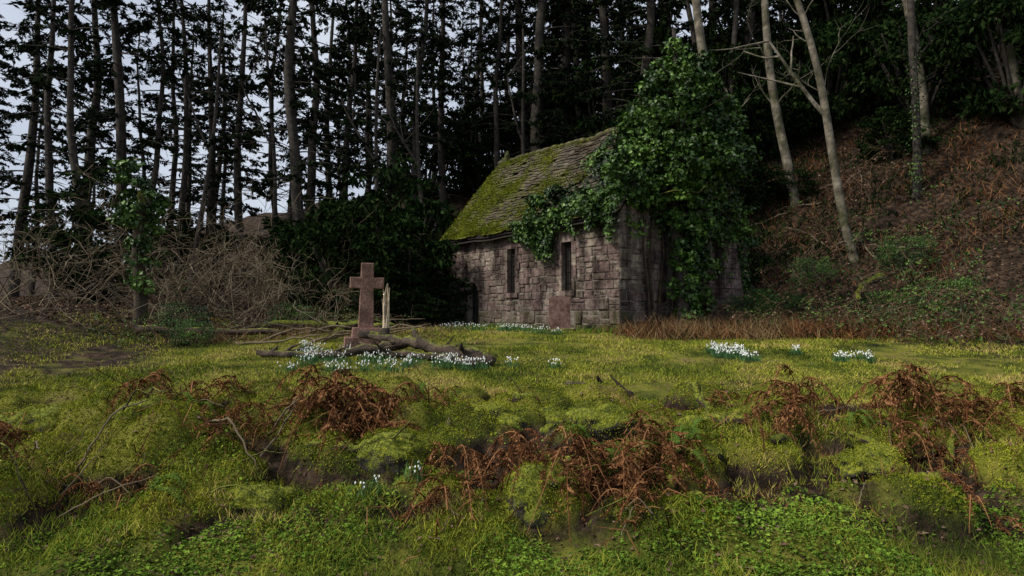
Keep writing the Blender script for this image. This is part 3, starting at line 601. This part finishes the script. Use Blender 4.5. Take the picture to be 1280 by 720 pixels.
# ---------------------------------------------------------------- trees
def conifer(seed,Ht=24,r0=.24,low=3.,dens=1.,lean=0.):
    rng=np.random.default_rng(seed); mb=MB()
    zz=np.linspace(-.6,Ht,18); tx=lean*zz+.25*np.sin(zz*.35+seed)+.06*np.sin(zz*1.1); ty=.15*np.cos(zz*.3+seed)
    mb.tube(np.stack([tx,ty,zz],1),r0*(1-np.clip(zz,0,Ht)/Ht)**.8+.02,9,0,0,False,.15,rng)
    z=low*.5
    while z<Ht-.3:
        for b in range(rng.integers(1,4)):
            a=rng.random()*6.28; full=ss(low,low+4,z); l=(3.6*(1-z/Ht)**.6+.3)*rng.uniform(.4,1.25)*(.45+.55*full)
            t=np.linspace(0,1,6); dz=l*(.08*t-.42*t**2+.16*t**3)+(.1*rng.normal())*t*l
            bx=np.interp(z,zz,tx);by=np.interp(z,zz,ty)
            P=np.stack([bx+np.cos(a)*l*t,by+np.sin(a)*l*t,z+dz],1); mb.tube(P,np.linspace(.035,.006,6),4,0,0,False,0,rng)
            ntw=int(l*5); bf=rng.random()<.82
            for w in range(ntw):
                tt=rng.uniform(.2,1); c=np.array([np.interp(tt,t,P[:,i]) for i in range(3)]); sd=rng.choice([-1,1]); tl=rng.uniform(.3,.8)*(1.15-tt*.6)
                d=np.array([-math.sin(a)*sd+math.cos(a)*.6,math.cos(a)*sd+math.sin(a)*.6,-.35+rng.normal()*.2]); d/=np.linalg.norm(d)
                if full<.3 or not bf or rng.random()>full*dens*.95:
                    if rng.random()<.4: mb.tube([c,c+d*tl*.9],[.006,.002],3)
                    continue
                k=int(8*dens)+5; u=rng.random(k); cc=c+d*(u*tl)[:,None]+rng.normal(0,.04,(k,3)); cc[:,2]-=.12*rng.random(k)
                ax=d+rv(k,rng)*.75; ax[:,2]-=.35; s=.17+.18*rng.random(k); mb.leaves(cc,ax,rv(k,rng),s,s*.34,1)
        z+=rng.uniform(.25,.6)*(1 if z>low else 1.6)
    return mb.build('pine_mesh',[M_bark,M_needle],link=False)
CON=[conifer(1,25,.26,4,1.1),conifer(2,23,.20,5.5,.9),conifer(3,26,.30,2.5,1.2),conifer(4,22,.17,7,.8,.01),conifer(5,21,.2,2,1.3)]
def putc(x,y,k,sc=1.,nm='pine_tree'): place(CON[k],nm,None,(x,y,H(x,y)-.1),R.random()*6.28,(sc,sc,sc*R.uniform(.95,1.05)),R.normal(0,.02),R.normal(0,.02))
for px,d,k,sc in [(372,27,0,1.),(395,33,2,.9),(432,34,1,1.),(452,40,3,1.),(492,32,2,1.),(519,36,1,1.1),(556,38,0,.9),(592,44,3,1.),(622,36,1,.9),(680,34,2,1.15),(340,36,3,1.),(300,34,0,.9),(262,38,2,.85),(225,33,3,1.),(205,40,1,1.),(186,30,3,.9),
    (725,36,1,1.),(760,33,2,1.),(800,30,0,1.),(835,36,4,1.),(150,30,0,1),(110,36,2,1),(60,32,1,1),(20,38,2,1),(90,27,3,1),(640,46,4,1.),(705,42,4,1.),(775,40,4,1.),(410,46,0,.9),(540,50,1,.9),(275,50,1,.9),(655,38,2,1.)]:
    putc((px-640)/800*d,d,k,sc)
for q_ in range(16):
    d=R.uniform(42,70); px=R.uniform(-60,600); putc((px-640)/800*d,d,int(R.integers(0,3)),R.uniform(.7,.95))
for q_ in range(24):
    d=R.uniform(31,52); px=R.uniform(650,1400); putc((px-640)/800*d,d,[4,2,4,0,2][q_%5],R.uniform(.75,1.05))

def grow(mb,p,d,l,r,depth,rng,curve=.25,up=.15,n=6,kids=(2,4),minr=.003,m=0):
    k=6; P=[np.array(p,float)]; dd=np.array(d,float); dd/=np.linalg.norm(dd)
    for i in range(k-1):
        dd=dd+rng.normal(0,curve,3)*.5+np.array([0,0,up*.3]); dd/=np.linalg.norm(dd); P.append(P[-1]+dd*l/(k-1))
    P=np.array(P); mb.tube(P,np.linspace(r,max(r*.45,minr),k),n if r>.03 else 4,m,0,False,.1 if r>.03 else 0,rng)
    if depth<=0: return
    for c in range(rng.integers(*kids)+1):
        i=rng.integers(2,k); nd=dd*.7+rv(1,rng)[0]*.75; grow(mb,P[i],nd,l*rng.uniform(.45,.75),max(r*.5,minr),depth-1,rng,curve,up,n,kids,minr,m)
def shrub(seed,mat,h=2.2,stems=14,up=.1,thin=.012,leaves=0,lm=None,depth=3):
    rng=np.random.default_rng(seed); mb=MB()
    for s in range(stems):
        a=rng.random()*6.28; grow(mb,(rng.normal(0,.25),rng.normal(0,.25),-.05),(math.cos(a)*.8,math.sin(a)*.8,rng.uniform(.5,1.6)),h*rng.uniform(.6,1.1),thin,depth,rng,.35,up,5,(1,3),.0035)
    if leaves:
        v=np.concatenate(mb.v); i=rng.integers(0,len(v),leaves); s=.04+.05*rng.random(leaves); mb.leaves(v[i]+rng.normal(0,.04,(leaves,3)),rv(leaves,rng),rv(leaves,rng)+np.array([0,0,.6]),s,s*.7,1)
    return mb.build('shrub_mesh',[mat,lm or M_ivy],link=False)
SH=[shrub(11,M_twig,2.0,13,.0,.016),shrub(12,M_twig,1.8,13,-.35,.014),shrub(13,M_redtwig,1.4,14,-.45,.010,1500),shrub(14,M_redtwig,1.2,14,-.5,.009,800,M_litter)]
def puts(x,y,k,sc,nm): place(SH[k],nm,None,(x,y,H(x,y)-.03),R.random()*6.28,(sc,sc,sc*.9))
for x,y,k,sc in [(-8.6,18.6,0,1.25),(-7.6,17.5,1,1.2),(-7.0,20,0,1.4),(-6.3,17.2,1,1.),(-8.6,16,1,.9),(-9.8,17.5,0,1.3),(-5.9,19.0,0,1.1),(-5.0,18.2,1,.9),(-2.5,24.2,0,1.3),(-3.2,22.8,1,1.0),(-1.6,25.2,0,1.6),(-12,16,0,1.2),(-11,13,1,1.),(-13,19,0,1.3),(-.9,24.9,1,1.3),(-9.5,21,0,1.6),(-8.2,22,1,1.6),(-11.2,22,0,1.7),(-7.6,24,0,1.7),(-10,25,1,1.8),(-12.8,25,0,1.8),(-2.2,23.6,0,1.2)]:
    puts(x,y,k,sc,'bare_shrub')
for x,y,k,sc in [(7.2,17.6,2,1.),(8.0,16.8,2,1.),(8.8,17.6,3,1.2),(9.4,16.2,2,1.15),(7.8,18.6,2,1.1),(9.9,17.5,3,1.3),(8.4,15.7,3,.9),(6.4,17.2,3,.8),(10.6,16,2,1.3),(11.6,15,3,1.3),(10.2,14.5,3,1),(12.6,16,2,1.3),(5.6,16.6,3,.6),(3.4,16.0,3,.5),(4.4,16.2,3,.45),(-5.0,17.8,2,.9),(-4.2,18.3,2,.8),(-8.3,14.8,2,.8),(-7.4,13.8,2,.6),(9.3,19,2,1.2),(11,18.5,2,1.4),(13.8,14.5,2,1.3),(9.2,15.6,2,1.),(10.2,20,3,1.3),(12.5,20,2,1.3),(9,22,3,1.2),(12,23.5,3,1.3),(14,22,2,1.3),(14,26,3,1.4),(10.5,25,2,1.2)]:
    puts(x,y,k,sc,'bramble_bush')

def bush(seed,n=7500,sz=.11,mat=None):
    rng=np.random.default_rng(seed); mb=MB()
    for s in range(9):
        a=rng.random()*6.28; mb.tube([(0,0,-.1),(.5*math.cos(a),.5*math.sin(a),.8),(1.0*math.cos(a),1.0*math.sin(a),1.7)],[.06,.04,.02],5)
    ncl=70; c=rv(ncl,rng)*(.35+.65*rng.random(ncl)**.5)[:,None]*np.array([1.5,1.5,1.25])+np.array([0,0,1.25]); c[:,2]=np.maximum(c[:,2],.15)
    per=n//ncl
    for q in c:
        r=rng.uniform(.18,.42); d=rv(per,rng); p=q+d*r*(rng.random(per)**.4)[:,None]*np.array([1.4,1.4,.5]); s=sz*(.6+.8*rng.random(per))
        mb.leaves(p,d+rv(per,rng)*.6+np.array([0,0,-.3]),rv(per,rng)+np.array([0,0,.5]),s,s*.5,1)
    return mb.build('bush_mesh',[M_bark,mat or M_ever],link=False)
BU=[bush(21),bush(22,7500,.13),bush(23,7000,.09,M_ivy)]
def putb(x,y,k,sc,nm='evergreen_bush',zs=1.): place(BU[k],nm,None,(x,y,H(x,y)-.1),R.random()*6.28,(sc,sc,sc*zs))
for x,y,k,sc,zs in [(-5.2,21,0,1.4,1.2),(-3.6,22.2,1,1.3,1.2),(-6.4,23,1,1.5,1.2),(-4.6,25,0,1.8,1.4),(-2.2,27,1,1.5,1.),(-2.1,22.3,0,.7,1.),(-3.0,20.6,0,.7,.8),(-4.4,19.6,1,.7,.9),(-8.4,26,0,1.3,1.),
    (-8.8,31,0,1.9,1.2),(-5,31,1,2.0,1.3),(-15,23,0,1.6,1.2),(-1,30,0,1.6,1.),(1.5,30,1,1.3,1.),(1,40,1,2,1.2),(-2,42,0,2.2,1.2),(-6,44,1,2.4,1.2),(-12,36,0,1.8,1.),(-1,52,1,2.4,1.2),(4,48,0,2.6,1.2),(-17,34,1,1.8,1.)]:
    putb(x,y,k,sc,zs=zs)
for x,y,k,sc,zs in [(8.0,24,0,1.1,1.1),(6.6,24.5,1,1.3,1.4),(4.6,26,0,1.4,1.3),(8.6,28,1,1.5,1.3),(12.5,31,0,1.8,1.2),(15.5,31,1,1.8,1.2),(18,28,0,1.8,1.3),(20,25,1,1.8,1.3),(10.5,32,1,2.,1.4),(6.5,30,0,1.8,1.4),(3.5,29.5,1,1.6,1.3),(14,35,0,2.4,1.5),(18,34,1,2.4,1.5),(22,31,0,2.4,1.4),(9,36,1,2.2,1.6),(5,35,0,2.2,1.5),(24,26,1,2,1.3),(12,27.5,0,.8,.8),(16,26.5,1,1.0,.9),(10.2,28,0,1.,1.)]:
    putb(x,y,k,sc,zs=zs)
for x,y,sc in [(7.4,20.2,.6),(8.0,18.7,.5),(10.4,18.4,.55),(11.5,17,.7),(-7.0,14.0,.3),(-7.8,15.2,.4),(8.8,20.8,.55),(9.6,19.4,.5),(-6.0,17.4,.4),(7.0,19.0,.5),(7.0,22.0,.7),(10.6,22.5,.5),(13,21,.6)]:
    putb(x,y,2,sc,'ivy_bush')

def ltree(name,base,top,r0,r1,seed,fork=False,mat=None,ivy=0):
    rng=np.random.default_rng(seed); mb=MB(); b=np.array([base[0],base[1],H(*base)-.4]); tp=np.array(top,float)
    t=np.linspace(0,1,12); P=b+(tp-b)*t[:,None]; P[:,0]+=.16*np.sin(t*5+seed); P[:,1]+=.12*np.sin(t*4+seed*2)
    mb.tube(P,r0+(r1-r0)*t,10,0,0,False,.12,rng)
    for s in range(5):
        i=rng.integers(5,12); d=rv(1,rng)[0]; d[2]=abs(d[2])*.6; grow(mb,P[i],d+(tp-b)/np.linalg.norm(tp-b)*.8,rng.uniform(1.,2.4),r1*.25,2,rng,.3,.2,6,(1,3))
    if fork:
        i=6; grow(mb,P[i],(-.55,.1,1.),3.5,r0*.55,1,rng,.15,.1,8)
    if ivy:
        k=ivy; tt=rng.random(k)*.6; c=b+(tp-b)*tt[:,None]; d=rv(k,rng); mb.leaves(c+d*(r0*1.2+.25*rng.random(k)**2)[:,None],d+np.array([0,0,-1.]),d,.1,.08,1)
    mb.build(name,[mat or M_pale,M_ivy])
ltree('leaning_tree',(8.6,23.5),(7.0,23.8,13.8),.20,.15,1)
ltree('leaning_tree',(11.9,27),(10.8,27,16.0),.20,.14,2)
ltree('leaning_tree',(10.6,30),(10.6,30,18),.14,.11,3,False,M_bark,500)
ltree('leaning_tree',(12.4,22.6),(10.3,23.0,13.4),.16,.11,4,True)
ltree('leaning_tree',(10.2,33),(9.0,33,20),.16,.12,5,False,M_bark,300)
ltree('leaning_tree',(17.0,26),(16.2,26,18),.22,.16,6)
ltree('leaning_tree',(15.2,24),(15.4,24,16),.16,.12,7,False,M_bark,600)
ltree('leaning_tree',(20,25),(19,25,18),.22,.16,8)
for q_,(x,y,tx_,z) in enumerate([(-14.5,29,-13.6,15),(-11.2,30,-11.8,16),(-6.5,29,-6.0,15),(-3.6,28,-4.3,14),(1.0,31,.4,16)]):
    ltree('bare_tree',(x,y),(tx_,y+.4,z),.13,.05,30+q_,True,M_bark,0)
limb('mossy_fallen_branch',[(9.5,17.6,.8),(9.9,18.2,1.2),(10.5,18.8,1.4),(11.3,19.4,1.3)],.07,.13,M_mosslog,2)
for q_ in range(14):
    x=R.uniform(8,15); y=R.uniform(20,28)
    if bank_t(x,y)<1: continue
    stick(x,y,R.uniform(0,3.1),R.uniform(1,2.5),.04,M_twig,.3,2)
lt=empty('ivy_clad_stump'); mb=MB(); lx,ly=-8.75,15.0; lz=H(lx,ly)
mb.tube([(lx+.05*math.sin(z*2),ly,lz-.3+z) for z in np.linspace(0,3.6,9)],np.linspace(.17,.11,9),10,0,0,True,.2); mb.build('trunk',[M_mosslog],lt)
mb=MB(); ivy_blob(mb,[(lx-.1,ly,lz+2.4),(lx+.15,ly-.1,lz+3.1),(lx-.15,ly-.1,lz+3.7),(lx,ly,lz+1.5)],[(.5,.4,.5),(.45,.35,.5),(.35,.3,.35),(.35,.3,.5)],[900,800,400,400],.10); mb.build('ivy_leaves',[M_ivy],lt)

# ---------------------------------------------------------------- light, world, camera
el,az=math.radians(42),math.radians(250)
w=bpy.data.worlds.new('World'); bpy.context.scene.world=w; w.use_nodes=True; nt=w.node_tree
bg=nt.nodes['Background']; sky=nt.nodes.new('ShaderNodeTexSky'); sky.sky_type='NISHITA'; sky.sun_disc=False; sky.sun_elevation=el; sky.sun_rotation=az; sky.dust_density=3
tc=nt.nodes.new('ShaderNodeTexCoord'); nz=nt.nodes.new('ShaderNodeTexNoise'); nz.inputs['Scale'].default_value=2.2; nz.inputs['Detail'].default_value=3; nt.links.new(tc.outputs['Generated'],nz.inputs['Vector'])
cr_=nt.nodes.new('ShaderNodeValToRGB'); cr_.color_ramp.elements[0].position=.3; cr_.color_ramp.elements[1].position=.7
cr_.color_ramp.elements[0].color=(4.6,5.2,6.4,1); cr_.color_ramp.elements[1].color=(7.2,7.7,8.6,1); nt.links.new(nz.outputs['Fac'],cr_.inputs[0])
mx=nt.nodes.new('ShaderNodeMix'); mx.data_type='RGBA'; mx.inputs['Factor'].default_value=.85; nt.links.new(sky.outputs[0],mx.inputs[6]); nt.links.new(cr_.outputs[0],mx.inputs[7])
nt.links.new(mx.outputs[2],bg.inputs[0]); bg.inputs[1].default_value=.11
ld=bpy.data.lights.new('sun','SUN'); ld.energy=4.2; ld.angle=math.radians(10); ld.color=(1,.94,.84); lo=bpy.data.objects.new('sun',ld); bpy.context.scene.collection.objects.link(lo)
dv=Vector((math.sin(az)*math.cos(el),math.cos(az)*math.cos(el),math.sin(el))); lo.rotation_euler=dv.to_track_quat('Z','Y').to_euler()
cd=bpy.data.cameras.new('camera'); cd.lens=22.5; cd.sensor_width=36; cd.clip_end=2000; cam=bpy.data.objects.new('camera',cd); bpy.context.scene.collection.objects.link(cam)
cam.location=(0,0,1.65); cam.rotation_euler=(math.radians(92.5),0,0); bpy.context.scene.camera=cam
s=bpy.context.scene; s.view_settings.view_transform='Standard'; s.view_settings.look='None'; s.view_settings.exposure=0
